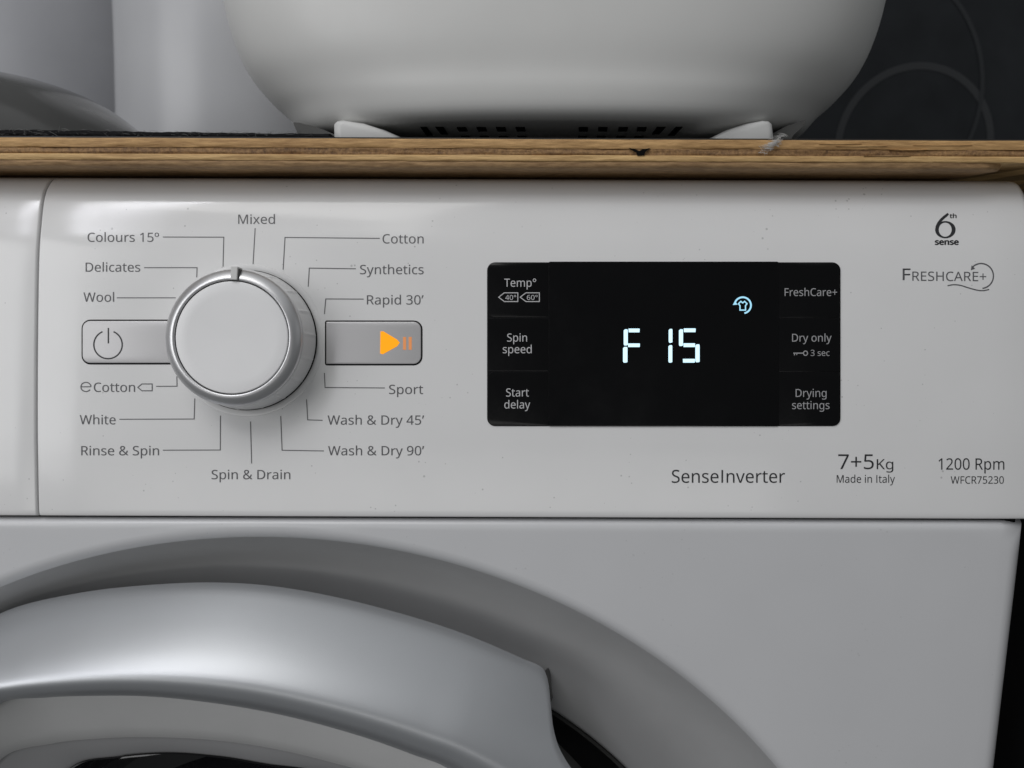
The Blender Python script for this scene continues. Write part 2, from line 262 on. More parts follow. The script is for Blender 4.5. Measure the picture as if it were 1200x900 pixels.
GL = json.loads(r'''{"&":[587,[[244,581,271,580,296,575,318,567,337,555,353,541,366,524,375,505,381,483,383,458,379,426,368,397,350,372,326,349,299,328,268,308,423,159,436,176,447,195,457,216,465,238,472,262,479,286,550,286,541,253,530,221,518,191,504,163,487,137,468,114,585,0,490,0,420,67,403,53,385,40,366,28,347,18,325,9,303,2,278,-4,252,-7,223,-8,188,-6,156,0,127,10,102,24,81,42,65,63,52,89,45,117,43,149,44,175,49,199,57,220,69,239,83,256,100,273,120,288,142,303,166,318,149,337,133,358,118,379,107,403,99,429,96,456,98,481,104,504,114,524,127,541,144,555,165,567,188,575,215,580],[209,273,182,257,159,239,141,221,128,201,119,178,116,152,120,124,129,101,146,81,168,66,194,57,225,55,258,56,287,62,314,71,337,83,357,97,375,111],[241,524,211,519,186,506,171,485,165,457,169,429,180,404,192,387,207,369,225,350,253,368,276,385,292,401,304,419,310,437,313,458,308,484,294,505,271,519]]],"\u0027":[180,[[128,573,112,366,68,366,52,573]]],"+":[459,[[257,311,417,311,417,254,257,254,257,89,200,89,200,254,40,254,40,311,200,311,200,477,257,477]]],"0":[459,[[419,287,418,242,415,201,409,163,401,128,390,97,376,70,359,47,339,27,316,12,290,1,261,-6,229,-8,188,-4,153,8,122,27,97,54,76,88,60,129,51,163,44,201,41,243,39,287,40,332,44,373,50,411,58,446,73,486,93,520,119,547,149,566,186,578,229,581,269,578,304,566,335,547,361,520,382,486,399,446,408,411,414,373,418,332],[110,287,111,238,115,194,121,156,131,125,143,98,159,78,178,64,202,55,229,52,256,55,279,64,298,78,314,98,326,124,336,156,343,194,347,238,348,287,347,336,343,380,336,417,326,449,314,475,298,495,279,510,256,518,229,521,202,518,178,510,159,495,143,475,131,449,121,417,115,380,111,336]]],"1":[459,[[285,0,216,0,216,400,216,422,216,439,217,455,217,470,218,484,219,499,207,487,196,477,184,467,169,455,108,405,71,452,226,573,285,573]]],"2":[459,[[417,0,38,0,38,59,188,210,216,238,240,264,261,287,280,309,295,331,306,353,315,376,320,399,322,424,318,453,309,477,294,496,273,510,249,518,221,520,194,519,169,514,147,506,126,495,104,482,83,466,45,513,60,526,77,537,94,548,113,557,132,565,153,572,174,577,197,580,221,581,255,579,285,572,313,562,336,548,356,531,372,510,384,485,391,458,394,428,392,399,386,371,375,344,361,318,344,292,324,267,301,241,275,214,247,185,128,67,128,64,417,64]]],"3":[459,[[395,439,394,414,389,392,381,372,370,355,356,339,340,326,321,316,300,307,277,302,277,298,319,290,353,276,379,255,398,229,409,198,413,163,410,131,403,101,390,74,371,50,348,30,318,14,283,2,241,-6,193,-8,164,-7,136,-5,110,-1,85,5,60,13,36,23,36,89,61,78,87,69,114,61,141,56,168,52,194,51,241,55,278,65,305,81,324,104,335,132,339,164,337,187,331,206,320,223,306,236,288,247,265,255,240,261,211,264,179,265,123,265,123,326,180,326,209,327,236,332,259,339,278,350,294,362,307,377,319,404,323,434,320,460,311,481,295,498,274,511,249,519,219,521,190,520,164,515,140,508,117,498,96,487,75,473,39,521,61,537,87,550,115,563,147,573,181,579,218,581,273,576,317,563,352,540,376,511,390,477]]],"4":[459,[[443,130,359,130,359,0,291,0,291,130,17,130,17,190,286,576,359,576,359,193,443,193],[291,374,291,394,291,412,292,429,293,444,293,459,294,474,294,487,295,500,292,500,285,485,276,468,266,451,257,438,86,193,291,193]]],"5":[459,[[221,351,258,349,292,342,322,331,349,316,371,297,389,274,402,247,410,217,413,183,410,145,402,111,387,81,368,54,343,32,314,15,280,2,242,-5,199,-8,170,-7,142,-4,116,0,91,6,70,14,51,23,51,90,71,79,95,70,121,62,148,57,174,53,200,52,227,54,252,58,274,65,293,76,310,89,323,106,333,126,339,149,341,176,337,210,325,239,306,262,279,279,243,289,197,292,173,291,146,288,120,284,99,280,64,302,86,573,373,573,373,508,146,508,132,342,148,345,169,348,194,350]]],"6":[459,[[44,245,45,278,47,310,51,342,57,374,64,404,75,433,87,461,103,486,121,510,143,530,168,548,196,562,228,572,265,578,306,581,324,580,344,579,362,577,377,573,377,513,362,517,344,520,326,522,308,523,273,521,242,515,216,504,193,491,173,474,158,454,145,431,134,407,127,380,121,352,117,322,115,291,119,291,133,309,150,326,170,339,194,350,213,355,233,357,255,358,287,356,316,349,342,338,365,322,384,303,400,279,412,251,419,220,421,184,419,147,411,112,399,82,382,55,361,33,336,15,307,2,275,-5,239,-8,212,-6,187,-1,163,7,140,19,119,35,101,54,84,76,70,103,59,133,51,166,46,204],[238,51,270,55,297,66,320,84,337,109,348,143,351,184,348,218,339,247,324,271,302,289,274,300,241,303,217,301,195,296,175,287,150,270,131,248,119,223,115,198,117,172,123,146,133,121,146,99,164,79,185,64,210,55]]],"7":[459,[[109,0,344,508,35,508,35,573,419,573,419,518,187,0]]],"9":[459,[[417,328,416,295,414,263,410,231,405,199,397,168,387,139,374,112,358,86,340,63,318,42,293,25,265,11,232,0,195,-6,154,-8,137,-8,117,-6,97,-4,82,0,82,60,97,56,115,53,134,50,152,50,188,52,218,58,245,68,268,82,287,99,303,118,316,141,327,165,334,192,340,221,344,250,346,281,341,281,327,263,310,247,290,233,266,223,247,218,227,215,204,214,173,216,144,223,118,235,95,250,76,270,61,294,49,321,42,352,40,387,43,426,50,460,63,491,80,517,101,540,127,557,156,570,188,578,223,581,250,579,275,574,299,565,322,553,342,537,361,518,377,495,391,469,402,439,410,406,415,369],[223,521,192,518,165,507,142,488,124,463,113,429,110,388,113,354,122,325,137,301,158,284,186,273,220,269,244,271,266,276,286,285,311,303,330,325,342,349,346,374,344,400,338,426,328,451,315,474,298,493,277,508,252,518]]],"A":[512,[[437,0,368,177,141,177,73,0,0,0,224,575,289,575,512,0],[282,415,279,424,274,438,269,455,263,473,259,489,255,500,247,468,242,452,238,438,234,425,230,415,165,241,346,241]]],"C":[507,[[323,517,294,516,266,510,241,502,217,490,196,474,178,456,162,434,149,410,139,383,131,353,127,321,125,286,128,241,135,200,147,164,164,132,186,105,213,83,244,68,281,58,322,55,347,56,371,58,394,62,416,66,438,72,460,78,460,15,438,8,416,2,393,-2,369,-6,342,-7,312,-8,270,-6,232,1,197,12,166,28,130,56,101,90,78,131,65,165,56,203,51,244,49,287,51,329,57,369,67,406,81,440,99,471,120,499,145,523,174,543,206,559,242,571,281,578,324,581,353,580,381,577,409,572,435,565,460,557,482,547,453,486,435,494,415,501,394,508,372,513,348,516]]],"D":[585,[[536,292,534,246,528,203,516,165,501,131,474,91,439,58,399,33,364,18,325,8,283,2,237,0,78,0,78,573,254,573,296,571,335,565,371,555,404,540,443,516,476,484,502,446,517,413,528,377,534,336],[460,289,457,337,449,379,435,415,416,444,391,469,361,487,327,500,287,508,244,511,150,511,150,62,228,62,282,65,329,76,369,94,402,119,428,151,446,190,457,236]]],"E":[446,[[398,0,78,0,78,573,398,573,398,509,150,509,150,330,383,330,383,268,150,268,150,63,398,63]]],"F":[416,[[150,0,78,0,78,573,398,573,398,509,150,509,150,306,383,306,383,243,150,243]]],"H":[594,[[516,0,443,0,443,267,150,267,150,0,78,0,78,573,150,573,150,330,443,330,443,573,516,573]]],"I":[272,[[239,0,32,0,32,42,99,57,99,515,32,531,32,573,239,573,239,531,172,515,172,57,239,42]]],"K":[496,[[496,0,411,0,209,273,150,222,150,0,78,0,78,573,150,573,150,290,199,345,249,399,403,573,488,573,261,323]]],"M":[727,[[330,0,142,502,139,502,140,484,142,461,143,435,144,407,144,347,144,0,78,0,78,573,184,573,361,103,364,103,544,573,650,573,650,0,578,0,578,352,579,408,580,435,581,460,583,482,584,501,581,501,390,0]]],"R":[499,[[236,573,281,571,320,565,353,555,381,540,404,522,422,500,434,474,442,444,444,410,442,381,437,356,427,334,415,315,401,298,385,285,367,274,349,264,330,257,487,0,403,0,264,237,150,237,150,0,78,0,78,573],[232,510,150,510,150,298,236,298,278,301,312,310,338,325,355,347,366,374,370,407,368,430,363,450,355,467,336,486,310,500,287,505,261,509]]],"S":[440,[[403,153,400,121,392,92,378,66,359,44,335,26,307,11,274,1,238,-6,198,-8,177,-8,157,-7,137,-5,109,-1,83,4,61,11,41,19,41,88,62,80,86,72,113,65,142,59,171,56,201,55,228,56,252,60,273,66,298,79,316,98,327,120,330,147,327,173,318,194,302,213,277,230,255,241,228,252,196,265,172,274,151,284,131,294,106,311,85,330,69,351,57,375,52,393,49,413,48,435,51,464,58,490,71,513,89,533,110,550,136,563,165,573,197,579,231,581,262,580,290,577,318,572,343,565,367,558,389,549,366,487,346,495,325,502,302,508,278,513,254,516,229,517,207,516,187,513,169,507,148,494,133,478,124,457,121,434,124,407,133,386,149,367,172,351,193,341,217,330,246,318,278,306,307,293,332,279,353,264,371,247,385,228,395,206,401,181]]],"T":[446,[[259,0,187,0,187,509,8,509,8,573,437,573,437,509,259,509]]],"W":[746,[[735,573,583,0,510,0,399,375,389,410,384,427,380,443,376,458,373,471,371,481,370,488,369,481,367,471,364,458,361,443,357,427,352,409,348,391,342,373,234,0,161,0,10,573,85,573,174,223,183,186,190,151,194,134,196,118,201,87,206,119,210,137,213,154,222,191,232,227,333,573,407,573,512,225,523,187,527,169,532,151,535,133,538,117,541,101,544,87,547,107,550,129,555,151,560,175,572,224,660,573]]],"a":[450,[[231,437,279,433,318,422,347,403,368,375,381,338,385,293,385,0,334,0,320,61,317,61,298,40,279,22,258,9,234,-1,216,-5,195,-7,172,-8,148,-7,124,-2,103,6,84,16,68,30,55,48,45,68,39,92,37,119,43,159,59,192,87,219,116,234,152,245,194,253,243,257,316,259,316,285,313,317,306,342,293,359,275,371,253,378,227,380,205,379,183,376,163,370,143,363,124,355,106,347,84,400,104,410,126,419,151,426,177,432,204,436],[252,208,204,203,167,195,141,182,124,165,113,144,110,119,115,87,132,66,157,53,188,49,223,52,253,62,279,79,299,103,311,134,315,172,315,210]]],"c":[385,[[241,-8,204,-5,170,2,139,15,112,34,88,58,69,87,55,123,47,165,44,213,47,262,56,305,71,342,90,372,114,396,142,415,174,428,208,435,245,438,267,437,288,435,309,431,336,424,358,415,337,356,316,363,292,370,267,374,244,376,217,374,193,368,172,358,155,343,141,325,131,303,123,277,119,247,117,213,119,181,123,152,131,126,141,104,155,86,172,71,191,61,214,55,240,53,262,54,283,56,302,60,328,68,351,78,351,15,328,5,304,-2,285,-5,264,-7]]],"d":[493,[[221,-8,171,-2,128,17,92,48,71,79,56,117,47,162,44,214,47,266,56,311,71,350,93,381,128,413,171,432,221,438,253,436,280,429,303,420,323,407,340,391,354,374,359,374,358,387,356,405,355,424,354,438,354,609,425,609,425,0,368,0,358,58,354,58,340,40,323,24,303,11,279,1,252,-6],[232,51,273,55,305,67,328,88,343,117,352,154,355,200,355,213,352,263,343,304,329,336,306,360,274,375,231,379,196,374,168,359,146,334,130,300,120,260,117,213,120,165,130,125,146,93,168,69,197,55]]],"e":[452,[[234,438,269,435,301,427,329,414,354,396,374,373,390,346,402,315,409,281,411,244,411,201,117,201,122,157,134,119,154,90,181,69,215,56,254,52,280,53,305,56,327,60,348,66,370,73,392,82,392,20,370,11,349,4,327,-1,304,-5,279,-7,251,-8,212,-5,176,3,143,17,114,36,90,61,70,91,56,126,47,167,44,212,47,257,55,297,68,333,86,364,108,390,134,411,164,426,198,435],[233,380,202,377,175,366,154,348,137,323,125,293,119,257,338,257,336,281,333,302,326,322,312,346,292,364,276,373,256,378]]],"g":[493,[[221,438,248,436,273,431,297,422,319,409,338,393,355,373,359,373,369,430,425,430,425,-7,423,-46,416,-80,404,-109,388,-135,367,-155,341,-172,310,-183,274,-190,233,-192,202,-192,174,-189,147,-186,122,-180,99,-174,78,-165,78,-100,99,-110,123,-118,149,-125,177,-130,206,-133,237,-134,271,-130,300,-119,324,-101,341,-77,352,-48,355,-13,355,4,355,16,356,32,357,47,358,57,354,57,338,37,320,21,299,8,275,-1,250,-6,221,-8,170,-2,126,18,91,51,70,83,56,121,47,164,44,214,47,263,56,306,70,344,91,377,126,411,169,431],[230,379,207,376,187,370,169,359,153,344,140,326,130,303,123,277,119,247,117,213,120,165,130,124,146,92,169,68,197,54,232,50,262,52,288,58,309,69,326,85,340,105,349,131,353,151,355,173,356,197,356,214,355,251,350,282,343,309,332,331,319,348,302,362,281,371,257,377]]],"h":[496,[[139,431,138,415,138,399,136,384,135,370,140,370,155,391,174,407,196,420,221,429,247,435,273,437,306,435,335,430,360,421,382,408,399,391,413,370,423,344,429,314,431,280,431,0,361,0,361,275,358,307,351,333,338,353,319,367,295,376,265,379,235,377,210,370,189,360,173,347,160,329,150,308,144,283,140,254,139,222,139,0,68,0,68,609,139,609]]],"i":[207,[[139,430,139,0,68,0,68,430],[104,591,119,588,133,580,142,566,145,546,142,526,133,512,119,504,104,501,88,504,75,512,66,526,63,546,66,566,75,580,88,588]]],"l":[207,[[139,0,68,0,68,609,139,609]]],"m":[750,[[540,438,584,434,621,421,649,401,669,371,681,330,685,280,685,0,615,0,615,277,613,308,606,333,594,353,577,367,555,376,528,379,490,374,460,362,438,342,423,315,414,280,411,237,411,0,342,0,342,277,339,308,332,333,320,353,303,367,281,376,253,379,227,377,204,370,185,360,170,347,158,329,150,308,144,283,140,255,139,223,139,0,68,0,68,430,125,430,136,371,140,371,155,392,173,409,194,422,217,431,241,436,266,438,298,436,325,430,349,420,369,406,386,388,398,366,402,366,418,388,438,406,461,420,486,430,512,436]]],"n":[496,[[275,438,322,434,361,421,391,401,413,371,426,330,431,280,431,0,361,0,361,275,358,307,351,333,338,353,319,367,295,376,265,379,222,374,189,361,166,338,151,308,142,269,139,223,139,0,68,0,68,430,125,430,136,371,140,371,156,392,175,409,198,422,222,431,248,436]]],"o":[485,[[442,216,440,181,436,150,428,121,417,95,404,71,388,51,369,33,348,18,324,7,299,-1,271,-6,241,-8,214,-6,188,-1,163,7,140,18,119,33,100,51,84,71,70,95,59,121,51,150,46,181,44,216,47,261,55,301,68,336,87,367,110,392,137,412,169,426,204,435,244,438,281,435,316,426,347,412,374,392,398,367,417,336,431,301,439,261],[117,216,119,184,123,154,130,128,141,105,155,86,172,71,192,59,216,53,243,51,270,53,294,59,314,71,331,86,345,105,356,128,363,154,367,184,369,216,367,248,363,277,355,303,345,325,331,344,314,359,294,370,270,376,242,379,202,374,171,359,147,335,130,303,120,263]]],"p":[493,[[273,438,322,432,365,413,401,383,422,351,437,313,446,268,449,216,447,170,439,129,427,93,410,62,390,37,365,17,337,3,306,-5,272,-8,241,-6,213,1,190,11,170,24,153,38,139,55,134,55,136,39,137,20,138,1,139,-16,139,-192,68,-192,68,430,126,430,136,371,139,371,153,389,170,405,189,419,213,429,231,434,251,437],[260,379,233,377,210,371,190,362,174,349,161,333,152,313,145,289,141,261,139,229,139,216,140,182,144,152,150,126,159,103,172,85,188,70,208,59,233,53,261,51,286,53,308,60,326,72,341,88,354,108,364,131,371,157,375,186,376,217,373,262,363,302,348,334,325,359,296,374]]],"r":[331,[[269,438,281,438,295,437,308,435,319,433,310,368,299,370,287,372,275,373,264,374,240,371,217,363,195,351,176,334,161,313,149,289,143,270,140,251,139,229,139,0,68,0,68,430,126,430,134,351,137,351,152,374,170,395,191,413,214,426,240,435]]],"s":[384,[[348,119,346,92,339,69,327,49,311,32,292,18,268,6,241,-2,210,-6,176,-8,148,-7,122,-5,99,-1,78,5,59,11,42,19,42,83,60,75,81,67,104,60,128,54,153,50,178,49,211,51,236,57,256,66,274,86,280,112,278,128,271,141,259,154,239,167,222,176,200,185,174,196,148,206,124,217,103,228,76,245,57,266,45,292,41,324,46,358,61,386,85,408,118,425,157,435,202,438,228,437,252,434,275,430,298,424,319,417,339,409,315,353,297,360,278,366,258,372,238,377,218,379,197,380,171,379,149,374,131,366,114,350,108,328,111,312,119,298,133,286,154,274,172,266,193,256,219,246,245,236,268,226,289,215,314,197,333,176,344,150]]],"t":[289,[[212,50,228,50,245,53,260,55,272,59,272,5,258,0,240,-4,219,-7,200,-8,178,-7,157,-3,138,4,120,13,104,27,91,44,82,66,76,93,74,125,74,375,13,375,13,409,75,437,103,528,144,528,144,430,269,430,269,375,144,375,144,127,146,103,153,83,163,69,185,54]]],"u":[496,[[427,430,427,0,370,0,359,57,356,57,340,36,321,20,298,8,273,-1,247,-6,220,-8,187,-6,159,-1,134,8,112,21,95,38,81,59,71,85,65,114,63,148,63,430,135,430,135,153,137,122,145,96,158,76,176,62,200,53,230,51,260,53,285,59,306,69,323,82,336,100,345,121,352,146,356,175,357,206,357,430]]],"v":[407,[[163,0,0,430,75,430,167,176,173,158,180,137,187,116,193,96,198,78,201,63,204,63,208,78,214,96,220,117,227,138,234,158,241,176,332,430,407,430,244,0]]],"x":[424,[[170,220,22,430,102,430,213,268,322,430,402,430,253,220,410,0,330,0,213,172,94,0,14,0]]],"y":[409,[[1,430,76,430,169,185,177,164,184,144,191,124,196,105,201,86,205,68,209,68,215,91,224,121,245,186,333,430,409,430,224,-59,213,-85,201,-108,188,-130,173,-148,157,-164,138,-176,117,-185,94,-191,67,-192,49,-192,34,-190,20,-188,9,-186,9,-130,19,-132,30,-133,43,-134,56,-135,79,-132,99,-126,116,-114,130,-99,142,-80,152,-59,174,-2]]],"\u00b0":[343,[[172,334,147,336,125,341,105,350,87,362,72,376,60,393,51,413,46,434,44,457,46,481,51,502,60,522,72,539,86,553,104,565,124,574,147,579,172,581,196,579,218,574,238,565,256,553,271,539,283,522,292,502,297,481,299,457,297,434,292,413,283,393,271,376,256,362,238,350,218,341,196,336],[172,382,196,384,215,391,229,403,242,427,247,457,242,489,228,513,205,529,172,534,149,532,129,525,115,513,101,489,96,457,101,427,115,403,129,391,149,384]]],"\u00ba":[302,[[277,443,273,403,261,370,242,343,217,323,186,311,150,307,116,311,87,323,61,342,41,369,30,403,26,443,29,484,41,517,59,544,85,563,115,575,152,579,176,577,198,572,217,563,235,551,249,536,261,518,270,496,275,471],[76,443,78,415,84,392,94,373,108,360,127,352,151,350,175,352,194,360,208,373,217,392,223,415,225,443,223,472,217,496,208,514,194,526,175,534,151,536,127,534,108,526,94,514,84,496,78,472]]],"\u2019":[140,[[131,564,125,545,119,524,112,503,88,437,79,416,70,396,62,376,10,376,15,399,21,424,32,476,42,527,46,551,50,573,125,573]]]," ":[209,[]]}''')
GL['I'] = [262, [[94, 0, 94, 573, 168, 573, 168, 0]]]
def text(s, x0, x1, yb, cap, off=.10, bold=0, ital=0, slope=0):
    """print s between pixel columns x0 and x1 on baseline yb with capitals cap pixels tall"""
    pen = 0; ext = []
    items = []
    for ch in s:
        adv, cs = GL[ch]
        items.append((pen, cs)); pen += adv
        for c in cs: ext += [items[-1][0]+c[0:][i] for i in range(0, len(c), 2)]
    lo, hi = min(ext), max(ext); kx = (x1-x0)/(hi-lo); ky = cap/573.0
    V = []; F = []
    for pn, cs in items:
        cont = []; flat = []
        for c in cs:
            pts = [(c[i], c[i+1]) for i in range(0, len(c), 2)]
            q = []
            for (gx, gy) in pts:
                X = x0+(pn+gx-lo)*kx+ital*gy*ky; q.append(Vector((X, yb-gy*ky+slope*(X-x0), 0)))
            cont.append(q); flat += q
        if not cont: continue
        def inside(p, c):
            r_ = False
            for i in range(len(c)):
                a, b_ = c[i], c[i-1]
                if (a.y > p.y) != (b_.y > p.y) and p.x < (b_.x-a.x)*(p.y-a.y)/(b_.y-a.y)+a.x: r_ = not r_
            return r_
        own = [next((k for k in range(len(cont)) if k != i and inside(cont[i][0], cont[k])), None) for i in range(len(cont))]
        for i in range(len(cont)):
            if own[i] is not None: continue
            g = [cont[i]]+[cont[k] for k in range(len(cont)) if own[k] == i]
            o = len(V)
            for tri in tessellate_polygon(g): F.append(tuple(o+q for q in tri))
            V += [on_panel(q.x, q.y, off/1000) for c_ in g for q in c_]
    if bold:
        V2 = []; F2 = []
        for dx, dy in ((-bold, 0), (bold, 0), (0, bold*.6), (0, -bold*.6)):
            a, b_ = text(s, x0+dx, x1+dx, yb+dy, cap, off, 0, ital, slope)
            V2, F2 = join((V2, F2), (a, b_))
        return V2, F2
    return V, F
def arc(cx, cy, rx, ry, a0, a1, n=24):
    return [(cx+rx*math.cos(R(a0+(a1-a0)*i/n)), cy-ry*math.sin(R(a0+(a1-a0)*i/n))) for i in range(n+1)]

# ------------------------------------------------------------------ near-black panel added beside the machine; its colour stands for the gap's shade
obj('gap_shade_panel', *box(.262, .30, -.06, .62, 0, .842), M_gapshade, kind='structure', smooth=False)

# ------------------------------------------------------------------ washing machine
XL, XS, XR = -.3960, -.1831, .2015
wm = thing('washing_machine', 'white front loading washing machine showing F 15 on its black display under a plywood top', 'washing machine', (-.099, .25, 0))
obj('cabinet', *join(box(XL+.004, XR-.004, .125, .56, .0, Z0+.1295), box(XL+.004, XL+.02, .047, .125, 0, Z0+.1295), box(XR-.02, XR-.004, .047, .125, 0, Z0+.1295), box(XL+.02, XR-.02, .047, .125, Z0-.002, Z0+.1295), box(XL+.02, XR-.02, .047, .125, 0, .12)), M_enamel, wm, smooth=False)

def panel_piece(name, x0, x1, r0, r1, parent, m):
    xs = [x0+r0*(1-math.cos(math.pi/2*i/6)) for i in range(7)]
    nx = 24
    xs += [x0+r0+(x1-x0-r0-r1)*i/nx for i in range(1, nx)]
    xs += [x1-r1+r1*math.sin(math.pi/2*i/6) for i in range(7)]
    loops = []
    for x in xs:
        dd = 0
        if x < x0+r0: dd = r0-math.sqrt(max(0, r0*r0-(x0+r0-x)**2))
        if x > x1-r1: dd = r1-math.sqrt(max(0, r1*r1-(x-x1+r1)**2))
        row = []
        for i, (y, z) in enumerate(PROF):
            a = PROF[max(0, i-1)]; b = PROF[min(len(PROF)-1, i+1)]
            n = Vector((0, -(b[1]-a[1]), b[0]-a[0])).normalized()
            row.append(Vector((x, y+dd, z)))
        row = [Vector((x, .043, PROF[0][1]+.0002+dd*.2))]+row
        loops.append(row)
    V, F = loft(loops, closed=False)
    n = len(loops[0]); F.append(tuple(range(n))); F.append(tuple((len(loops)-1)*n+i for i in range(n)))
    return obj(name, V, F, m, parent, sharp=50)
cp = panel_piece('control_panel', XS+.00035, XR+.0004, .0008, .0035, wm, M_white)
dw = panel_piece('detergent_drawer', XL, XS-.00035, .003, .0008, wm, M_white)
obj('panel_gap', *join(box(XL+.002, XR-.004, .004, .046, Z0-.0018, Z0+.0008)), M_gap, wm, smooth=False)
# dark reveal behind the seam between drawer and control panel
Vg = []; Fg = []
rowa = [Vector((XS-.0016, y+.0022, z)) for y, z in PROF[6:]]; rowb = [Vector((XS+.0016, y+.0022, z)) for y, z in PROF[6:]]
obj('seam_gap', *loft([rowa, rowb], closed=False), mat('seam_grey', (.16, .16, .158), .6), wm)

# front panel with the round recess about the door
DC = Vector((-.0983, 0, .438)); RC = .268
def polar(x, z): return math.hypot(x-DC.x, z-DC.z), math.atan2(z-DC.z, x-DC.x)
def dpt(r, a, y): return Vector((DC.x+r*math.cos(a), y, DC.z+r*math.sin(a)))
NA = 288
FZ1 = Z0-.0008; FZ0 = .10
re = .0075
def front_y(x, z):
    y = .0006
    t = FZ1-z
    rt = .0030
    if t < rt: y += rt-math.sqrt(max(0, rt*rt-(rt-t)**2))
    if XR-x < re: y += re-math.sqrt(max(0, re*re-(re-(XR-x))**2))
    if x-XL < re: y += re-math.sqrt(max(0, re*re-(re-(x-XL))**2))
    return y
rec_prof = [(.2735, 0), (.2722, .00012), (.2708, .0006), (.2696, .0014), (.2684, .0027), (.2672, .0044), (.2656, .0068), (.2632, .0100), (.2600, .0138), (.2555, .0184), (.2500, .0228), (.2430, .0272), (.2350, .0308), (.2260, .0336), (.2170, .0354), (.2105, .0362), (.2093, .0366), (.2088, .0374), (.2086, .046)]
loops = []
# outer frame: from the rectangle rim to the recess rim
def rect_hit(a):
    c, s = math.cos(a), math.sin(a); t = 9
    if c > 1e-9: t = min(t, (XR-DC.x)/c)
    if c < -1e-9: t = min(t, (XL-DC.x)/c)
    if s > 1e-9: t = min(t, (FZ1-DC.z)/s)
    if s < -1e-9: t = min(t, (FZ0-DC.z)/s)
    return t
angs = sorted({round(-math.pi+2*math.pi*i/NA, 6) for i in range(NA)} | {round(math.atan2(b-DC.z, a-DC.x), 6) for a in (XL, XR) for b in (FZ0, FZ1)})
fr = [0, .0015, .006, .02, .05, .09, .14, .2, .27, .35, .45, .55, .65, .75, .85, .93, 1]
for f_ in fr:
    row = []
    for a in angs:
        t = rect_hit(a); rr = t+(.2735-t)*f_ if t > .2735 else .2735
        p = dpt(rr, a, 0); p.y = front_y(p.x, p.z); row.append(p)
    loops.append(row)
base_rows = len(loops)
for r_, y_ in rec_prof[1:]:
    row = []
    for a in angs:
        p = dpt(r_, a, 0); p.y = y_+max(0, front_y(p.x, p.z)-.0006)*max(0, 1-y_/.004)+.0006; row.append(p)
    loops.append(row)
# rim walls back to the cabinet
back = [Vector((p.x, .047, p.z)) for p in loops[0]]
# refine: rows close to the straight edges so that the rounded edges show
def edge_rows():
    out = []
    for d0 in (0, .0002, .0006, .0012, .002, .003, .0045, .006, .0075, .012):
        row = []
        for a in angs:
            t = rect_hit(a); p = dpt(t, a, 0); d = d0*min(1, (t-.2735)*.85/.012)
            x = min(max(p.x, XL+d), XR-d); z = min(max(p.z, FZ0+d), FZ1-d)
            row.append(Vector((x, front_y(x, z), z)))
        out.append(row)
    return out
er = edge_rows()
inner = []
for f_ in (.1, .25, .4, .55, .7, .85, 1):
    row = []
    for j, a in enumerate(angs):
        p0 = er[-1][j]; p1 = dpt(.2735, a, 0); q = p0.lerp(p1, f_)
        if (p0.xz-DC.xz).length < .2735: q = p1 if f_ == 1 else p0.lerp(p1, f_)
        q = Vector((q.x, front_y(q.x, q.z), q.z)); inner.append(None); row.append(q)
    er.append(row)
KS = base_rows+4
obj('front_panel', *loft([back]+er+loops[base_rows:KS]), M_enamel, wm, sharp=60)
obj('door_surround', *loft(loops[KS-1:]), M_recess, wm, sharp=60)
obj('plinth', *box(XL+.003, XR-.003, .012, .047, .012, FZ0-.002), M_enamel, wm, smooth=False)

# ---- door: silver hoop, white hoop, grey hoop, dark glass
def interp(P, a):
    """periodic smooth radius through (angle, radius) pairs"""
    P = sorted(P); n = len(P)
    i = 0
    while i < n and P[i][0] <= a: i += 1
    def g(k):
        q, m_ = k % n, k//n
        return P[q][0]+2*math.pi*m_, P[q][1]
    p1, p2 = g(i-1), g(i)
    t = (a-p1[0])/(p2[0]-p1[0]); t = min(1, max(0, t))
    p0, p3 = g(i-2), g(i+1)
    m1 = (p2[1]-p0[1])/(p2[0]-p0[0])*(p2[0]-p1[0]); m2 = (p3[1]-p1[1])/(p3[0]-p1[0])*(p2[0]-p1[0])
    if max(abs(p2[0]-p1[0]), 0) > .6: m1 = m2 = 0
    return (2*t**3-3*t*t+1)*p1[1]+(t**3-2*t*t+t)*m1+(-2*t**3+3*t*t)*p2[1]+(t**3-t*t)*m2
def curve(pix, y, hidden):
    P = []
    for q in pix:
        v = aty(*q, y); r_, a_ = polar(v.x, v.z); P.append((a_, r_))
    return P+[(R(d), r_) for d, r_ in hidden]
outer_px = [(0, 720), (86, 698), (172, 688), (245, 685), (300, 687.5), (400, 704), (470, 722), (560, 752), (612, 774.5), (628, 781), (635, 785), (640, 791), (643, 800), (644.5, 814), (646.5, 830), (653, 846), (668, 866), (690, 890)]
inner_px = [(0, 825), (60, 817), (110, 815.5), (170, 816), (250, 824), (330, 838), (400, 856), (480, 883), (520, 898)]
w2_px = [(0, 890), (60, 872), (120, 866), (200, 865), (270, 870), (340, 882), (400, 897)]
w3_px = [(90, 897), (140, 887), (200, 882.5), (260, 887), (330, 898)]
OUT = curve(outer_px, .008, [(38, .2080), (0, .2070), (-32, .2080), (-45, .2135), (-50, .2435), (-60, .2440), (-90, .2520), (-130, .2570), (170, .2580), (150, .2580)])
INN = curve(inner_px, -.0084, [(38, .1750), (0, .1760), (-45, .1780), (-90, .1900), (-135, .2000), (180, .2050), (150, .2080)])
RIM2 = curve(w2_px, .0088, [(55, .1600), (20, .1600), (-45, .1620), (-90, .1700), (-135, .1760), (180, .1790), (150, .1800)])
W3_ = curve(w3_px, .018, [(58, .1530), (20, .1530), (-45, .1540), (-90, .1590), (-135, .1610), (180, .1650), (150, .1680)])
NB = 900
